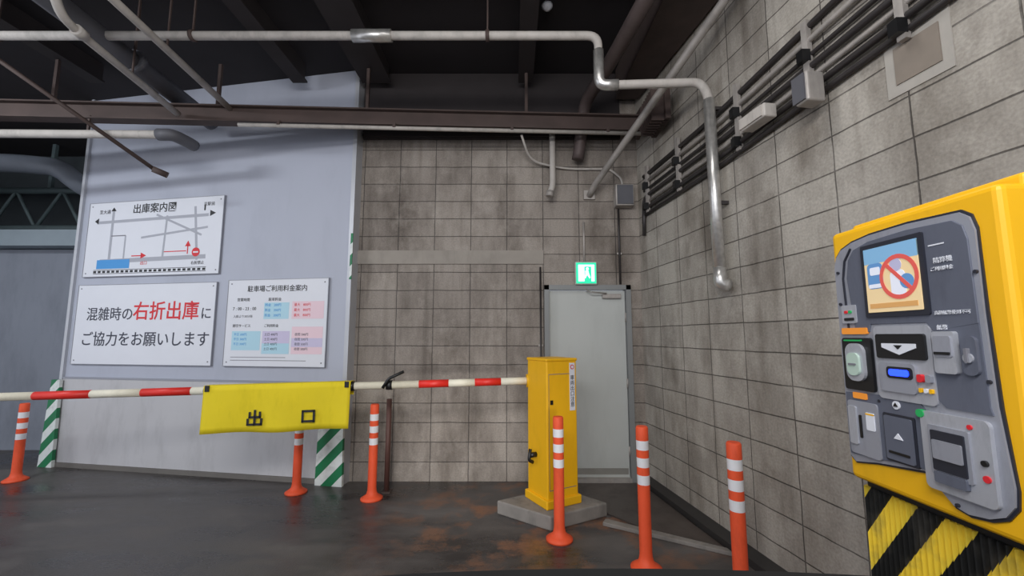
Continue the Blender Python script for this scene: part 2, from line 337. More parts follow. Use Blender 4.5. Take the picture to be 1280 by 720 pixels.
for x in (-8.2,-7.0): tube('flange',[(x,5.4,3.78),(x+.04,5.4,3.78)],.14,M_gpipe,e)
e=empty('steel_truss',(-7,6.4,3.3)); M_tr=mat('grey_green_steel',(88,102,104),.6,.2,.2)
tube('chord_top',[(-8.9,6.4,3.75),(-5.2,6.4,3.75)],.05,M_tr,e); tube('chord_bottom',[(-8.9,6.4,3.15),(-5.2,6.4,3.15)],.05,M_tr,e)
for i in range(5):
    x=-8.8+i*.72; tube('diagonal',[(x,6.4,3.15),(x+.36,6.4,3.75),(x+.72,6.4,3.15)],.025,M_tr,e,bend=.02)
for x in (-8.7,-7.2,-5.6): box('hanger',(x,6.4,4.12),(.05,.05,.76),M_tr,e)
e=empty('hanging_drain_stub',(.42,4.3,3.3)); tube('pipe',[(.44,4.42,3.85),(.44,4.42,3.12),(.41,4.42,3.02)],.032,M_wpipe,e,bend=.05); tube('cap',[(.415,4.42,3.05),(.405,4.42,2.99)],.042,M_gal,e)
e=empty('large_drain_pipe',(1,3.7,4)); tube('pipe',[(1.12,2.2,4.05),(.92,3.6,4.02),(.78,4.36,4.0),(.74,4.44,3.55),(.72,4.46,3.42)],.065,M_bpipe,e,bend=.2)
e=empty('sloping_conduit_pipe',(1.2,3.6,3.5)); tube('pipe',[(1.62,2.45,4.08),(1.53,2.8,3.9),(.9,4.45,3.13),(.86,4.57,3.05)],.034,M_gal,e); box('fixing_plate',(.86,4.58,3.06),(.12,.03,.1),M_gal,e)
e=empty('electrical_cable',(0.8,4.3,3.3)); tube('cable',[(.1,4.25,3.6),(.2,4.5,3.42),(.6,4.575,3.36),(1.1,4.575,3.36),(1.22,4.57,3.25),(1.23,4.56,3.155)],.012,M_wpipe,e,bend=.15)
e=empty('junction_box',(1.25,4.5,3.05)); box('case',(1.23,4.53,3.03),(.2,.12,.24),M_gal,e,bevel=.01); box('lid',(1.23,4.465,3.03),(.17,.012,.21),M_gpipe,e)
e=empty('wall_top_duct',(1.35,3.4,4.1)); mk('duct',[(1.22,1.4,4.12),(wx(1.4)-.02,1.4,4.12),(1.40,4.45,4.12),(1.16,4.45,4.12),(1.22,1.4,4.46),(wx(1.4)-.02,1.4,4.46),(1.40,4.45,4.46),(1.16,4.45,4.46)],BF,mat('rusty_duct',(74,62,58),.7,.1,.4,6),e)
e=empty('ribbed_bracket',(1.35,4.1,3.7))
for i in range(7): box('rib',(1.36,4.0-i*.05,3.62),(.16,.02,.3),M_brown,e)
box('back_plate',(1.42,3.85,3.62),(.05,.4,.3),M_brown,e)
e=empty('electrical_conduit_bundle',(1.6,3,2.9))
for i,(z0,z1,r,mm) in enumerate([(2.80,2.90,.017,M_cond),(2.86,2.96,.019,M_cond),(2.92,3.04,.014,M_gal),(2.99,3.09,.019,M_cond),(3.06,3.17,.014,M_cond),(3.14,3.27,.017,M_gal),(3.22,3.38,.019,M_cond)]):
    ins=.024+.006*(i%2)
    pts=[(wx(4.4)-ins,4.4,z0-.02),(wx(3.2)-ins,3.2,z0),(wx(1.8)-ins,1.8,(z0+z1)/2+.04),(wx(.6)-ins,.6,z1+.1)]
    if i in (1,3): pts=[(wx(4.42)-ins-.0,4.42,z0-.3)]+pts
    tube('conduit',pts,r,mm,e,bend=.1,seg=8)
for Y in (4.3,3.7,2.9,2.3,1.8,1.3):
    zz=2.96+(4.4-Y)*.025
    box('strut_clamp',(wx(Y)-.035,Y,zz+.07),(.03,.04,.5),M_gal,e,rz=.15)
    box('saddle',(wx(Y)-.06,Y,zz-.12),(.05,.05,.07),M_blk,e); box('saddle',(wx(Y)-.06,Y,zz+.1),(.05,.05,.07),M_blk,e)
e=empty('junction_box',(1.72,2.23,2.84)); box('case',(wx(2.2)-.13,2.2,2.85),(.11,.09,.17),M_gal,e,rz=.15,bevel=.012); box('lid',(wx(2.2)-.19,2.2,2.85),(.012,.08,.15),M_gpipe,e,rz=.15)
e=empty('junction_box',(1.66,2.60,2.94)); box('case',(wx(2.60)-.12,2.60,2.90),(.09,.22,.09),M_wpipe,e,rz=.15,bevel=.01); box('lid',(wx(2.60)-.17,2.60,2.90),(.012,.2,.07),M_wpipe,e,rz=.15)
e=empty('wall_access_patch',(1.83,1.78,2.75))
def rw(a,bb,d): return Vector((wx(a)-d,a-d*.15,bb))
prism('mortar_frame',[(1.65,2.62),(1.92,2.62),(1.92,2.90),(1.65,2.90)],rw,-.01,.006,mat('patch_mortar',(172,167,160),.85,0,.15,9,bump=.3,grime=.3),e)
prism('patch_fill',[(1.69,2.67),(1.875,2.67),(1.875,2.85),(1.69,2.85)],rw,-.01,.012,mat('patch_fill_brown',(134,124,114),.85,0,.25,9,bump=.3),e)

# ---------------- door ----------------
d=empty('door_1',(.82,4.6,0)); M_door=mat('grey_door_paint',(184,187,184),.4,0,.06,2,grime=.15); M_dfr=mat('door_frame_paint',(128,130,130),.45,0,.08,3)
box('leaf',(.815,4.63,1.01),(.83,.045,1.96),M_door,d,bevel=.004)
box('jamb_left',(.375,4.63,1.025),(.05,.14,2.05),M_dfr,d); box('jamb_right',(1.26,4.63,1.025),(.05,.14,2.05),M_dfr,d); box('head',(.8175,4.63,2.025),(.935,.14,.05),M_dfr,d); box('threshold',(.8175,4.6,.02),(.84,.1,.04),M_gal,d)
box('closer_body',(1.08,4.585,1.93),(.2,.05,.05),M_gal,d,bevel=.006)
tube('closer_arm',[(1.02,4.55,1.955),(.85,4.5,1.965),(.80,4.56,2.0)],.008,M_gal,d,bend=.01)
for z in (.3,1.0,1.7): tube('hinge',[(1.232,4.6,z-.05),(1.232,4.6,z+.05)],.01,M_gal,d)
tube('lever',[(.46,4.6,1.0),(.46,4.55,1.0),(.57,4.55,1.0)],.01,M_gal,d,bend=.02); box('lever_plate',(.46,4.604,1.0),(.045,.01,.16),M_gal,d)
box('kick_plate',(.815,4.605,.10),(.8,.006,.06),mat('kick_plate',(150,148,142),.5,.3,.2),d)
x=empty('exit_sign',(.80,4.55,2.17)); box('housing',(.80,4.565,2.175),(.235,.07,.25),M_wpipe,x,bevel=.006)
box('green_panel',(.80,4.527,2.175),(.215,.01,.225),mat('exit_green_light',(20,200,150),.4,0,.02,2,emit=1.0),x)
mw=mat('exit_white_light',(225,255,250),.4,0,.01,2,emit=1.3)
def ex(a,bb,dd): return Vector((.80+a,4.522-dd,2.175+bb))
prism('doorway_icon',[(-.085,-.09),(-.02,-.09),(-.02,.09),(-.085,.09)],ex,0,.003,mw,x)
prism('doorway_icon_2',[(.055,-.09),(.088,-.09),(.088,.09),(-.02,.09),(-.02,.07),(.055,.07)],ex,0,.003,mw,x)
prism('runner_head',circ(.012,.045,.016,14),ex,0,.004,mw,x); prism('runner_body',[(-.01,.025),(.02,.03),(.03,-.01),(.045,-.05),(.035,-.06),(.01,-.02),(-.01,-.06),(-.018,-.05),(-.01,-.01)],ex,.0,.004,mw,x)
tube('supply_conduit',[(.79,4.57,2.3),(.79,4.57,2.75)],.011,M_gal,x)
e=empty('wall_conduit',(1.2,4.57,2.5)); tube('pipe',[(1.18,4.58,2.06),(1.18,4.58,2.62),(1.18,4.58,2.90)],.012,M_cond,e,bend=.02); box('clip',(1.18,4.59,2.4),(.05,.02,.02),M_gal,e)
e=empty('wall_conduit',(.31,4.58,1.2)); tube('pipe',[(.31,4.585,.0),(.31,4.585,2.25)],.01,M_cond,e); box('clip',(.31,4.595,1.4),(.05,.012,.02),M_gal,e)

# ---------------- green/white striped guards ----------------
M_gs=stripe_mat('green_white_stripes',(24,120,76),(222,228,226),.24,.5,1)
def pu(c): return ((Vector((c.x,c.y,0))-PL).dot(PE), c.z)
prism('striped_corner_guard',[(PLEN-.27,0.0),(PLEN+.03,0.0),(PLEN+.01,1.0),(PLEN-.25,1.0)],pan,.07,.036,M_gs,uvf=pu)
prism('striped_corner_guard',[(-.12,0.0),(.08,0.0),(.06,.99),(-.06,.99)],pan,.07,.036,M_gs,uvf=pu)
prism('striped_edge_tape',[(PLEN-.008,2.1),(PLEN+.018,2.1),(PLEN+.018,2.6),(PLEN-.008,2.6)],pan,.036,.031,M_gs,uvf=pu)

# ---------------- signs ----------------
PX=PE; PZ=Vector((0,0,1))
def sign(name,p0,p1,z0,z1):
    c=pan((p0+p1)/2,(z0+z1)/2,.02); s=empty(name,c)
    prism('board',[(p0,z0),(p1,z0),(p1,z1),(p0,z1)],pan,.001,.022,M_wht,s)
    M_e=mat('sign_edge_trim',(150,152,160),.4,.3,.05)
    for nm,q in (('edge_bottom',[(p0-.006,z0-.006),(p1+.006,z0-.006),(p1+.006,z0),(p0-.006,z0)]),('edge_top',[(p0-.006,z1),(p1+.006,z1),(p1+.006,z1+.006),(p0-.006,z1+.006)]),('edge_left',[(p0-.006,z0),(p0,z0),(p0,z1),(p0-.006,z1)]),('edge_right',[(p1,z0),(p1+.006,z0),(p1+.006,z1),(p1,z1)])):
        prism(nm,q,pan,.001,.026,M_e,s)
    for fx in (p0+.04,p1-.04):
        for fz in (z0+.04,z1-.04): prism('screw',circ(fx,fz,.008,10),pan,.02,.025,M_grey,s)
    def F(fx,fy,dd=0): return pan(p0+(p1-p0)*fx, z1-(z1-z0)*fy, .0225+dd)
    def R(nm,fx0,fy0,fx1,fy1,m,dd=.0008):
        prism(nm,[(fx0,fy0),(fx1,fy0),(fx1,fy1),(fx0,fy1)],F,0,dd,m,s)
    def Ln(nm,a,c,w,m,dd=.0008):
        W=p1-p0;H=z1-z0
        dx,dy=(c[0]-a[0])*W,(c[1]-a[1])*H; l=math.hypot(dx,dy); nx,ny=-dy/l*w/2/W,dx/l*w/2/H
        prism(nm,[(a[0]+nx,a[1]+ny),(c[0]+nx,c[1]+ny),(c[0]-nx,c[1]-ny),(a[0]-nx,a[1]-ny)],F,0,dd,m,s)
    def T(nm,body,fx,fy,size,m,off=0,sx=1,align='LEFT'):
        text(nm,body,F(fx,fy,.001),PX,PZ,size,m,s,off=off,sx=sx,align=align)
    return s,F,R,Ln,T
M_blue=mat('blue_ink',(70,150,215),.5,0,.03); M_lb=mat('pale_blue_ink',(176,214,230),.5,0,.03); M_pk=mat('pale_pink_ink',(232,204,214),.5,0,.03); M_lv=mat('lavender_ink',(202,194,222),.5,0,.03)
M_road=mat('road_grey_ink',(168,170,180),.5,0,.03); M_dkt=mat('dark_blue_text',(52,54,70),.5,0,.03)
s,F,R,Ln,T=sign('route_map_sign',.15,2.05,2.21,3.12)
T('title','出庫案内図',.5,.115,.125,M_ink,off=.0012,align='CENTER')
Ln('road_main',(.07,.27),(.90,.24),.035,M_road,.0008)
Ln('road_2',(.19,.10),(.19,.78),.035,M_road,.0009)
Ln('road_3',(.52,.2),(.86,.5),.025,M_road,.001)
Ln('road_4',(.60,.22),(.59,.80),.025,M_road,.0011)
Ln('road_5',(.80,.12),(.84,.82),.03,M_road,.0012)
Ln('road_6',(.12,.80),(.90,.78),.05,M_road,.0013)
Ln('road_7',(.42,.5),(.90,.40),.025,M_road,.0014)
Ln('road_8',(.30,.46),(.30,.8),.02,M_road,.0014)
Ln('block_edge',(.19,.46),(.30,.46),.012,M_grey,.0015)
Ln('line_black_1',(.87,.10),(.87,.18),.02,M_ink,.0015)
for i in range(24): R('rail_dash',.08+i*.035,.925,.08+i*.035+.022,.955,M_ink)
Ln('rail_top',(.08,.915),(.91,.915),.006,M_ink); Ln('rail_bottom',(.08,.965),(.91,.965),.006,M_ink)
R('car_park_block',.10,.78,.35,.90,M_blue,.002); T('car_park_label','駐車場',.155,.85,.07,M_wht,off=.001)
Ln('arrow_shaft',(.36,.74),(.44,.74),.012,M_red,.0025)
prism('arrow_head',[(.43,.70),(.47,.74),(.43,.78)],F,0,.0025,M_red,s)
Ln('arrow_shaft_2',(.77,.74),(.77,.62),.012,M_red,.0025); prism('arrow_head_2',[(.75,.64),(.77,.57),(.79,.64)],F,0,.0025,M_red,s)
Ln('route',(.60,.70),(.76,.70),.01,M_red,.0025); prism('no_entry_disc',[(.83+.028*math.cos(i*math.pi/10),.72+.058*math.sin(i*math.pi/10)) for i in range(20)],F,0,.003,M_red,s); R('no_entry_bar',.812,.71,.848,.73,M_wht,.0035)
prism('arrow_left',[(.05,.25),(.08,.21),(.08,.29)],F,0,.002,M_ink,s); prism('arrow_right',[(.95,.22),(.91,.18),(.91,.26)],F,0,.002,M_ink,s)
prism('arrow_up',[(.19,.07),(.17,.12),(.21,.12)],F,0,.002,M_ink,s)
T('label_1','至大通',.08,.13,.055,M_ink); T('label_2','至駅前',.86,.1,.05,M_ink); T('label_3','出口',.43,.84,.05,M_red); T('label_4','右折禁止',.80,.86,.045,M_ink)
s,F,R,Ln,T=sign('right_turn_notice_sign',.12,2.04,1.175,2.105)
T('line_1','混雑時の',.08,.385,.168,M_dkt,off=.0008); T('line_1_red','右折出庫',.425,.355,.226,M_red,off=.0026); T('line_1_end','に',.905,.385,.150,M_dkt,off=.0010)
T('line_2','ご協力をお願いします',.055,.70,.178,M_dkt,off=.0010)
s,F,R,Ln,T=sign('parking_fee_sign',2.2,3.43,1.175,2.12)
T('title','駐車場ご利用料金案内',.5,.11,.074,M_ink,off=.0006,align='CENTER')
T('sub_1','営業時間',.10,.235,.04,M_ink); T('sub_2','駐車料金',.42,.235,.04,M_ink)
T('hours','7 : 00 - 23 : 00',.06,.34,.05,M_ink)
T('t1','入庫より30分毎',.07,.43,.035,M_grey)
R('tbl_1',.38,.27,.63,.46,M_lb); R('tbl_2',.66,.26,.97,.46,M_pk)
R('tbl_3',.07,.60,.36,.82,M_lb); R('tbl_4',.38,.60,.65,.86,M_lv); R('tbl_5',.67,.55,.97,.86,M_pk)
R('tbl_5b',.67,.68,.97,.78,M_lv,.0012); R('tbl_4b',.38,.74,.65,.86,M_lb,.0012)
for i in range(3):
    y=.30+i*.06
    T('row_a','料金　200円',.39,y,.036,M_blue,off=.0002); T('row_b','最大　800円',.68,y,.036,M_red,off=.0002)
T('sub_3','割引サービス',.07,.54,.038,M_ink); T('sub_4','ご利用料金',.39,.54,.036,M_ink)
for i in range(4):
    y=.64+i*.055
    if i<3: T('row_c','平日 300円',.09,y,.034,M_blue)
    T('row_d','土日 400円',.40,y,.034,M_dkt); T('row_e','夜間 500円',.70,y,.034,M_dkt)
for i in range(2): Ln('footnote',(.07,.90+i*.035),(.62+.2*i,.90+i*.035),.006,M_grey)

# ---------------- delineator posts ----------------
def post(loc,h=.85):
    prof=[(.10,.0,0),(.10,.015,0),(.075,.03,0),(.05,.05,0),(.042,.08,0),(.040,.11,0)]
    tops=[]
    for a,c in ((.37,.31),(.26,.20),(.15,.09)):
        tops+= [(.040,h-a,1),(.0405,h-c,0)]
    prof+= tops+[(.040,h-.01,0),(.034,h,0)]
    return lathe('delineator_post',prof,loc,[M_ored,M_refl])
post((-5.18,4.62,0),.79); post((-2.08,4.28,0),.82); post((-1.30,4.12,0),.86); post((.352,3.33,0),.89); post((.87,2.93,0),.90); post((1.262,2.5,0),.90)
e=empty('slim_dark_post',(-1.2,4.3,0)); tube('post',[(-1.215,4.30,0),(-1.215,4.30,.88)],.026,mat('dark_red_post',(84,56,50),.6,.1,.2),e); box('base_plate',(-1.215,4.30,.006),(.09,.09,.012),M_brown,e)  # thin dark upright on a small base plate

# ---------------- gate island, kerbs ----------------
prism('gate_island',[(-.13,3.79),(.30,3.46),(.80,3.74),(.42,4.12)],lambda a,c,dd:Vector((a,c,dd)),0,.11,M_conc,bevel=.012)
prism('raised_kerb',[(.72,3.56),(wx(3.1)-.12,3.08),(wx(3.16)-.12,3.15),(.76,3.63)],lambda a,c,dd:Vector((a,c,dd)),0,.03,M_conc,bevel=.006)
prism('door_apron_slab',[(.82,3.76),(1.0,3.53),(wx(3.2)-.12,3.2),(wx(4.5)-.12,4.5),(.45,4.5),(.5,4.13)],lambda a,c,dd:Vector((a,c,dd)),0,.012,mat('worn_dark_slab',(78,70,66),.3,0,.35,4,bump=.1,grime=.6))
mk('baseboard_right',[(wx(4.55),4.55,0),(wx(.0),0,0),(wx(0)-.1,0,0),(wx(4.55)-.1,4.55,0),(wx(4.55),4.55,.07),(wx(.0),0,.07),(wx(0)-.1,0,.05),(wx(4.55)-.1,4.55,.05)],BF,mat('dark_kerb_base',(50,48,48),.5,0,.3,8))

# ---------------- gate barrier ----------------
gb=empty('parking_gate_barrier',(.349,3.8,.11)); A=math.radians(29)
C=Vector((.349,3.80,0)); e1=Vector((math.cos(A),math.sin(A),0)); e2=Vector((-math.sin(A),math.cos(A),0))
def gbx(nm,a,c,z,s,m,bev=.0): 
    q=C+e1*a+e2*c; return box(nm,(q.x,q.y,z),s,m,gb,rz=A,bevel=bev)
gbx('cabinet',0,0,.71,(.31,.31,1.17),M_yel,.012)
gbx('cabinet_lid',0,0,1.298,(.322,.322,.025),M_yel,.008)
gbx('base_skirt',0,0,.145,(.35,.35,.07),M_yel,.01)
gbx('door_seam_top',0,-.1555,1.18,(.27,.002,.005),M_grey); gbx('door_seam_bottom',0,-.1555,.25,(.27,.002,.005),M_grey)
gbx('door_seam_side',-.135,-.1555,.715,(.003,.002,.93),M_grey)
gbx('lock',-.11,-.158,.95,(.025,.01,.035),M_blk)
gbx('label_plate',.105,-.157,1.07,(.055,.004,.40),M_wht)
q=C+e1*.105+e2*-.1595
text('label_text','車\n両\n出\n口\n注\n意',(q.x,q.y,1.03),e1,(0,0,1),.045,M_ink,gb,align='CENTER')
def lf(a,c,dd): w=C+e1*(.105+a)-e2*(.159+dd); return Vector((w.x,w.y,1.235+c))
prism('label_red_ring',circ(0,0,.02,18),lf,0,.002,M_red,gb); prism('label_ring_inner',circ(0,0,.013,18),lf,0,.003,M_wht,gb)
q=C-e1*.155+e2*.02
tube('crank_knob',[tuple(q+Vector((0,0,.50))),tuple(q-e1*.06+Vector((0,0,.50)))],.022,M_blk,gb)
tube('crank_handle',[tuple(q-e1*.055+Vector((0,0,.55))),tuple(q-e1*.07+Vector((0,0,.46))),tuple(q-e1*.03+Vector((0,0,.44)))],.014,M_blk,gb,bend=.03)
AR=Vector((.20,3.90,1.10)); ALF=Vector((-5.2,3.44,.985))
def arm(xx): t=(xx-AR.x)/(ALF.x-AR.x); return AR.lerp(ALF,t)
tube('arm_hub',[tuple(arm(.24)),tuple(arm(.13))],.06,M_yel,gb)
tube('arm_pivot',[(.22,3.88,1.10),(.3,3.82,1.10)],.05,M_blk,gb)
segs=[(.16,-.10,0),(-.10,-.332,1),(-.332,-.562,0),(-.562,-.82,1),(-.82,-2.70,0),(-2.70,-3.09,1),(-3.09,-3.48,0),(-3.48,-3.91,1),(-3.91,-5.2,0)]
for a,c,k in segs: tube('arm_band_red' if k else 'arm_section',[tuple(arm(a)),tuple(arm(c))],.034 if k else .033,M_redpaint if k else M_cream,gb)
for xx in (-1.39,-2.57): tube('arm_collar',[tuple(arm(xx-.02)),tuple(arm(xx+.02))],.042,M_blk,gb)
p1=arm(-1.08); tube('clamp_ring',[tuple(arm(-1.05)),tuple(arm(-1.1))],.042,M_blk,gb)
tube('clamp_lever',[(p1.x-.04,p1.y-.05,p1.z-.02),(p1.x+.01,p1.y-.05,p1.z+.06),(p1.x+.14,p1.y-.05,p1.z+.12)],.013,M_blk,gb,bend=.03)
x0,x1=-2.58,-1.39; nx,nz=40,8; vs=[];fs=[]
for j in range(nz+1):
    for i in range(nx+1):
        t=i/nx; xx=x0+(x1-x0)*t; a=arm(xx); h=j/nz
        sag=.012*math.sin(t*9)*h
        vs.append((xx,a.y-.040-.015*h*math.sin(t*14+.6),a.z+.045-.395*h+sag*.5))
for j in range(nz):
    for i in range(nx): n=j*(nx+1)+i; fs.append((n,n+1,n+nx+2,n+nx+1))
o=mk('banner',vs,fs,M_yel2,gb,smooth=True); so=o.modifiers.new('s','SOLIDIFY'); so.thickness=.004
o=mk('banner_top_sleeve',[(xx,arm(xx).y+dy,arm(xx).z+.045+dz) for xx in (x0,x1) for dy,dz in ((-.042,0),(.042,0),(.042,-.12),(.038,-.12),(.038,-.006),(-.038,-.006))],[(0,1,7,6),(1,2,8,7),(0,5,11,6),(4,5,11,10),(3,4,10,9),(2,3,9,8)],M_yel2,gb)
ax=(arm(0)-arm(-2)).normalized()
def bfn(cx):
    a=arm(cx)
    return lambda u,v,dd: Vector((a.x,a.y-.058-dd,a.z-.232))+ax*u+Vector((0,0,v))
k=.054
strokes('banner_text_exit_1',[(0,-.95*k,0,1.1*k),(-.75*k,.15*k,.75*k,.15*k),(-.75*k,.15*k,-.75*k,.8*k),(.75*k,.15*k,.75*k,.8*k),(-k,-.95*k,k,-.95*k),(-k,-.95*k,-k,-.2*k),(k,-.95*k,k,-.2*k)],bfn(-2.15),.018,0,.003,M_ink,gb)
strokes('banner_text_exit_2',[(-.85*k,-.8*k,-.85*k,.8*k),(.85*k,-.8*k,.85*k,.8*k),(-.85*k,.8*k,.85*k,.8*k),(-.85*k,-.75*k,.85*k,-.75*k)],bfn(-1.72),.018,0,.003,M_ink,gb)
for xx in (x0+.03,x1-.03): 
    a=arm(xx); box('banner_strap',(xx,a.y-.047,a.z+.02),(.035,.012,.05),M_blk,gb)

# ---------------- payment machine ----------------
pm=empty('parking_payment_machine',(1.15,1.02,0))
def mf(w,h,dd): return Vector((.95-dd,1.24-w,1.11+h))
prism('body',[(0,.0),(.44,.0),(.44,.69),(0,.69)],mf,-.36,0,M_yel,pm,bevel=.014)
prism('rear_hood',[(.005,.03),(.435,.03),(.435,.715),(.005,.715)],mf,-.34,-.06,M_yel,pm,bevel=.01)
M_sil=mat('silver_fascia',(162,164,174),.34,.4,.08,5,grime=.4,gscale=12); M_slate=mat('slate_fascia',(98,102,116),.4,.2,.08,5,grime=.35,gscale=12); M_dg=mat('dark_outline',(38,40,50),.4,0,.05); M_lg=mat('light_silver_part',(186,188,196),.3,.45,.05,6,grime=.4,gscale=16)
out=[(.012,.06),(.012,.59),(.02,.618),(.04,.638),(.08,.652),(.14,.66),(.25,.662),(.37,.655),(.39,.64),(.398,.61),(.398,.44),(.402,.25),(.412,.10),(.408,.065),(.39,.04),(.36,.025),(.32,.018),(.29,.025),(.268,.045),(.25,.07),(.23,.078),(.1,.06),(.03,.045)]
def scale_out(o,k): 
    cx=sum(a for a,_ in o)/len(o); cy=sum(c for _,c in o)/len(o)
    r=[]
    for a,c in o:
        v=Vector((cx-a,cy-c)); v.normalize(); r.append((a+v.x*k,c+v.y*k))
    return r
prism('fascia_outline',out,mf,0,.004,M_dg,pm)
prism('fascia',scale_out(out,.006),mf,0,.008,M_sil,pm)
up=[(.075,.40),(.06,.55),(.07,.60),(.09,.625),(.14,.638),(.25,.642),(.355,.636),(.375,.62),(.382,.59),(.384,.415),(.29,.40),(.275,.42),(.125,.42),(.12,.40)]
prism('fascia_upper_slate',up,mf,.0,.011,M_slate,pm,bevel=.0015)
prism('fascia_right_slate',[(.285,.40),(.384,.415),(.386,.25),(.39,.235),(.30,.235),(.285,.25)],mf,0,.011,M_slate,pm)
prism('fascia_lower_slate',[(.022,.07),(.022,.235),(.12,.24),(.24,.235),(.25,.225),(.255,.085),(.22,.09),(.1,.075)],mf,0,.011,M_slate,pm)
prism('fascia_line',[(.05,.40),(.045,.55),(.055,.60),(.08,.632),(.083,.629),(.059,.598),(.049,.55),(.054,.40)],mf,0,.012,M_dg,pm)
for w_,h_ in ((.03,.57),(.03,.48),(.39,.52),(.39,.30),(.30,.035),(.13,.225)): prism('fascia_screw',circ(w_,h_,.004,10),mf,0,.0125,M_dg,pm)
def mr_(nm,w0,w1,h0,h1,m,d1=.014,r=.004,d0=.0): return prism(nm,rrect(w0,w1,h0,h1,min(r,(w1-w0)/2.1,(h1-h0)/2.1)),mf,d0,d1,m,pm)
mr_('screen_bezel',.120,.292,.438,.627,M_dg,.016,.004)
SE=.3
mr_('screen',.132,.28,.45,.615,mat('screen_beige_light',(222,196,150),.25,0,.02,2,emit=SE),.018,.002)
sb=mat('screen_blue_light',(90,136,186),.3,0,.02,2,emit=SE); sr=mat('screen_red_light',(206,84,76),.3,0,.02,2,emit=SE); sw=mat('screen_white_light',(215,218,230),.3,0,.02,2,emit=SE); sg=mat('screen_lilac_light',(170,168,196),.3,0,.02,2,emit=SE)
mr_('screen_sky',.132,.28,.575,.615,mat('screen_sky_light',(120,165,200),.3,0,.02,2,emit=SE),.0182,.001)
mr_('screen_car',.14,.185,.51,.575,sb,.0186,.01); mr_('screen_car_window',.148,.178,.545,.565,sw,.019,.004); mr_('screen_car_bumper',.142,.183,.512,.522,sw,.019,.003)
mr_('screen_figure',.205,.245,.485,.55,sw,.0186,.014); prism('screen_figure_head',circ(.222,.562,.016,16),mf,0,.019,sg,pm); prism('screen_figure_2',circ(.248,.52,.018,16),mf,0,.0188,sb,pm)
n=32
vs=[mf(.228+r*math.cos(2*math.pi*i/n),.533+r*1.05*math.sin(2*math.pi*i/n),.0195) for r in (.052,.042) for i in range(n)]
mk('screen_prohibition_ring',vs,[(i,(i+1)%n,n+(i+1)%n,n+i) for i in range(n)],sr,pm)
prism('screen_prohibition_bar',[(.19,.566),(.197,.572),(.266,.5),(.259,.494)],mf,.0,.0196,sr,pm)
prism('screen_caption',[(.14,.46),(.27,.46),(.27,.472),(.14,.472)],mf,0,.019,mat('screen_tan',(200,150,90),.3,0,.02,2,emit=SE),pm)
YD=Vector((0,-1,0)); ZD=Vector((0,0,1))
def mt(nm,b_,w,h,size,m,off=0): return text(nm,b_,mf(w,h,.0125),YD,ZD,size,m,pm,off=off)
mt('label_time','精算機',.308,.555,.014,M_wht); mt('label_sum','ご利用料金',.300,.537,.010,M_wht); mr_('label_strip',.30,.335,.59,.593,M_wht,.012,.001)
mt('label_pay','高額紙幣使用不可',.298,.44,.0095,M_wht)
mr_('reader_frame',.135,.285,.235,.415,M_lg,.014,.012)
mr_('reader_black',.146,.275,.335,.395,M_blk,.02,.006)
prism('reader_chevron',[(.165,.372),(.255,.372),(.255,.362),(.212,.345),(.165,.362)],mf,0,.022,M_wht,pm)
mt('reader_text','事前精算',.178,.384,.018,M_wht)
prism('reader_arrow',[(.20,.368),(.222,.368),(.211,.358)],mf,0,.0235,M_blk,pm)
mr_('reader_tray',.148,.245,.255,.325,M_sil,.02,.01)
mr_('blue_led_housing',.172,.24,.288,.316,M_blk,.022,.008)
mr_('blue_led',.18,.232,.294,.31,mat('blue_led_light',(30,60,255),.3,0,.01,2,emit=3),.024,.006)
for w,mm in ((.25,M_red),(.27,M_sil)): mr_('button',w,w+.012,.285,.303,mm,.022,.004)
for i in range(3): mr_('button_small',.25+i*.012,.257+i*.012,.262,.272,[M_yel,M_wht,M_yel][i],.02,.002)
mr_('orange_label',.03,.115,.395,.412,mat('orange_label',(232,144,50),.4,0,.03,emit=.15),.014,.003)
mr_('card_panel',.036,.085,.425,.475,M_lg,.014,.004); mr_('card_dot_red',.048,.058,.452,.46,M_red,.017,.003); mr_('card_dot_green',.062,.072,.452,.46,mat('green_button',(30,150,80),.4,0,.03,emit=.2),.017,.003); mr_('card_slot',.045,.078,.432,.44,M_blk,.016,.002)
mr_('ticket_black',.03,.125,.245,.385,M_blk,.016,.008)
mr_('ticket_bezel',.048,.108,.27,.37,M_lg,.024,.024); mr_('ticket_mouth',.058,.098,.285,.345,mat('mint_bezel',(170,190,178),.3,0,.05,emit=.1),.03,.016); mr_('ticket_slot',.066,.090,.312,.317,M_grey,.033,.002)
mr_('ticket_green',.04,.10,.376,.380,MC['green_button'],.019,.002)
mr_('orange_label_2',.05,.095,.222,.238,MC['orange_label'],.014,.003)
mr_('bill_unit',.295,.342,.31,.40,M_lg,.022,.006); mr_('bill_slot',.30,.337,.345,.39,M_sil,.025,.004); mr_('bill_mouth',.302,.335,.35,.356,M_blk,.028,.001)
mr_('lock_unit',.35,.38,.31,.39,M_slate,.018,.012); prism('lock_cyl',circ(.365,.345,.010,18),mf,0,.022,M_lg,pm); mr_('lock_key',.362,.368,.335,.365,M_grey,.026,.002)
mt('label_r','紙幣',.30,.408,.012,M_wht); prism('green_round_button',circ(.245,.215,.009,18),mf,0,.020,MC['green_button'],pm)
prism('up_arrow_disc',circ(.18,.222,.010,18),mf,0,.014,M_wht,pm); prism('up_arrow_tri',[(.174,.219),(.186,.219),(.18,.228)],mf,0,.016,M_blk,pm)
mr_('coin_unit',.03,.125,.075,.215,M_sil,.015,.008); mr_('coin_window',.034,.06,.10,.20,M_lg,.019,.004); mr_('coin_card',.09,.116,.145,.19,M_wht,.017,.003); mr_('coin_stripe',.09,.116,.184,.188,M_yel,.0175,.001); mr_('coin_slot',.068,.075,.12,.18,M_blk,.018,.003)
mt('coin_txt','硬貨',.04,.09,.014,M_ink)
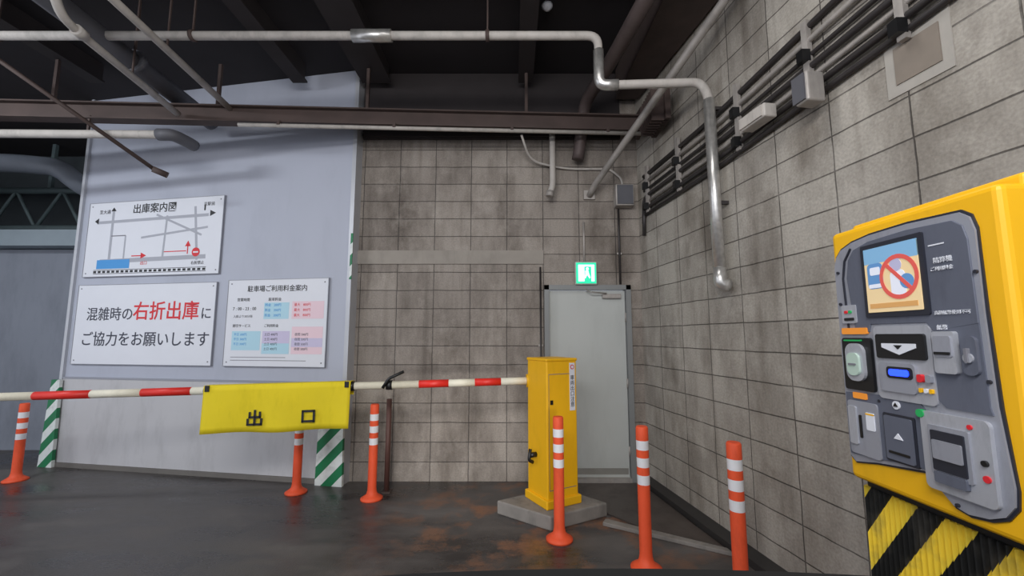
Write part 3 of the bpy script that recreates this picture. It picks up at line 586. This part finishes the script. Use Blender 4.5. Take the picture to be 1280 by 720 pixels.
mr_('receipt_unit',.14,.225,.085,.20,M_dg,.014,.005); mr_('receipt_inner',.146,.219,.09,.194,M_slate,.018,.004); prism('receipt_arrow',[(.172,.142),(.196,.142),(.184,.156)],mf,0,.02,M_wht,pm); mt('receipt_txt','領収証',.163,.125,.014,M_wht); mr_('receipt_slot',.155,.21,.105,.111,M_blk,.02,.002)
mr_('change_unit',.243,.385,.055,.222,M_lg,.017,.012); mr_('change_window_frame',.262,.348,.09,.195,M_sil,.021,.004); mr_('change_window',.27,.34,.10,.185,M_dg,.024,.003); mr_('change_tray',.272,.338,.075,.098,M_slate,.026,.003)
mr_('change_flap',.274,.336,.125,.165,M_sil,.027,.003)
prism('red_lamp',circ(.35,.205,.005,14),mf,0,.020,M_red,pm); prism('red_lamp_2',circ(.372,.11,.007,14),mf,0,.020,M_red,pm); prism('keyhole',circ(.372,.14,.006,14),mf,0,.022,M_blk,pm)
mt('change_txt','おつり',.285,.208,.014,M_ink)
M_ys=stripe_mat('black_yellow_hazard',(24,24,24),(236,204,60),.19,.48,1,.45,slope=1.4,wear=.75)
pts=[];n=34
yA,yB=1.25,.72
for i in range(n*2+1):
    t=i/(2*n); pts.append((yA+(yB-yA)*t,.985+(.0 if i%2 else .013)))
vs=[];N_=len(pts)
for z in (0.08,1.085):
    for y,xx in pts: vs.append((xx,y,z))
    vs.append((1.33,yB,z)); vs.append((1.33,yA,z))
m_=N_+2
fs=[(i,(i+1)%m_,m_+(i+1)%m_,m_+i) for i in range(m_)]+[tuple(range(m_)),tuple(range(m_,2*m_))]
mk('hazard_plinth',vs,fs,M_ys,pm,uvf=lambda c:((1.25-c.y)+(c.x-.985),c.z))
box('plinth_cap',(1.16,.99,1.097),(.33,.5,.026),M_blk,pm)
box('machine_island',(1.15,.75,.04),(.50,1.5,.08),M_conc,None,bevel=.02)

# ---------------- own car nose / dashboard ----------------
car=empty('car',(-.2,.3,0))
vs=[];fs=[];n=24
for i in range(n+1):
    t=i/n; xx=-.85+1.58*t; top=1.172+.042*t-.02*(1-t)**3
    yf=.62-.10*(2*t-1)**2
    for (yy,zz) in ((.12,top-.10),(.35,top-.05),(yf-.08,top-.006),(yf-.02,top),(yf,top-.012),(yf+.01,top-.10),(.12,top-.22)): vs.append((xx,yy,zz))
for i in range(n):
    for k in range(7): a=i*7+k; c=i*7+(k+1)%7; fs.append((a,c,c+7,a+7))
fs.append(tuple(range(7))); fs.append(tuple(range(n*7,n*7+7)))
mk('dashboard',vs,fs,mat('dash_black',(14,14,16),.6,0,.1),car,smooth=True)
M_car=mat('car_paint',(70,74,82),.3,.5,.05)
box('front_body',(-.06,.20,.68),(1.56,.80,.78),M_car,car,bevel=.06)
box('bumper',(-.06,.60,.42),(1.57,.10,.24),M_blk,car,bevel=.04)
for xx in (-.74,.62):
    tube('tyre',[(xx-.09,.15,.29),(xx+.09,.15,.29)],.29,M_blk,car,seg=28); tube('wheel_rim',[(xx-.095,.15,.29),(xx+.095,.15,.29)],.17,M_gal,car,seg=20)
    prism('headlamp',rrect(xx*.9-.12,xx*.9+.12,.74,.86,.04),lambda a,c,dd:Vector((a,.60+dd,c)),-.03,.015,M_wht,car)

# ---------------- lights ----------------
w=bpy.data.worlds.new('daylight_world'); S.world=w; w.use_nodes=True
w.node_tree.nodes['Background'].inputs[0].default_value=(.86,.90,1,1); w.node_tree.nodes['Background'].inputs[1].default_value=1.15
def area(name,loc,rot,sx,sy,pw,c=(1,1,1)):
    l=bpy.data.lights.new(name,'AREA'); l.shape='RECTANGLE'; l.size=sx; l.size_y=sy; l.energy=pw; l.color=c
    o=bpy.data.objects.new(name,l); o.location=loc; o.rotation_euler=rot; COL.objects.link(o); return o
area('fill_area_light',(-.6,-.8,3.3),(math.radians(55),0,0),2.4,.6,105,(1,.99,.97))  # unseen fill light added behind the camera, no fixture
area('fill_area_light',(-5.5,1.6,3.9),(math.radians(28),0,0),1.6,.3,85,(.92,.96,1))  # unseen fill light added at the left, no fixture
area('fill_area_light',(.4,2.0,4.1),(0,math.radians(10),0),1.4,.2,16,(1,.99,.97))  # unseen fill light added overhead, no fixture
for xx in (-.66,.56):
    l=bpy.data.lights.new('headlight_light','SPOT'); l.energy=170 if xx<0 else 60; l.spot_size=math.radians(34); l.spot_blend=1; l.shadow_soft_size=.12; l.color=(1,.99,.96)
    o=bpy.data.objects.new('headlight_light',l); o.location=(xx,.70,.8); o.rotation_euler=(math.radians(84.5),0,math.radians(0 if xx<0 else 10)); COL.objects.link(o)

# ---------------- camera ----------------
cd=bpy.data.cameras.new('camera'); cd.sensor_width=36; cd.lens=36*530/1280; cd.clip_start=.05
co=bpy.data.objects.new('camera',cd); co.location=(0,0,1.5); co.rotation_euler=(math.radians(90+6.46),0,0); COL.objects.link(co); S.camera=co
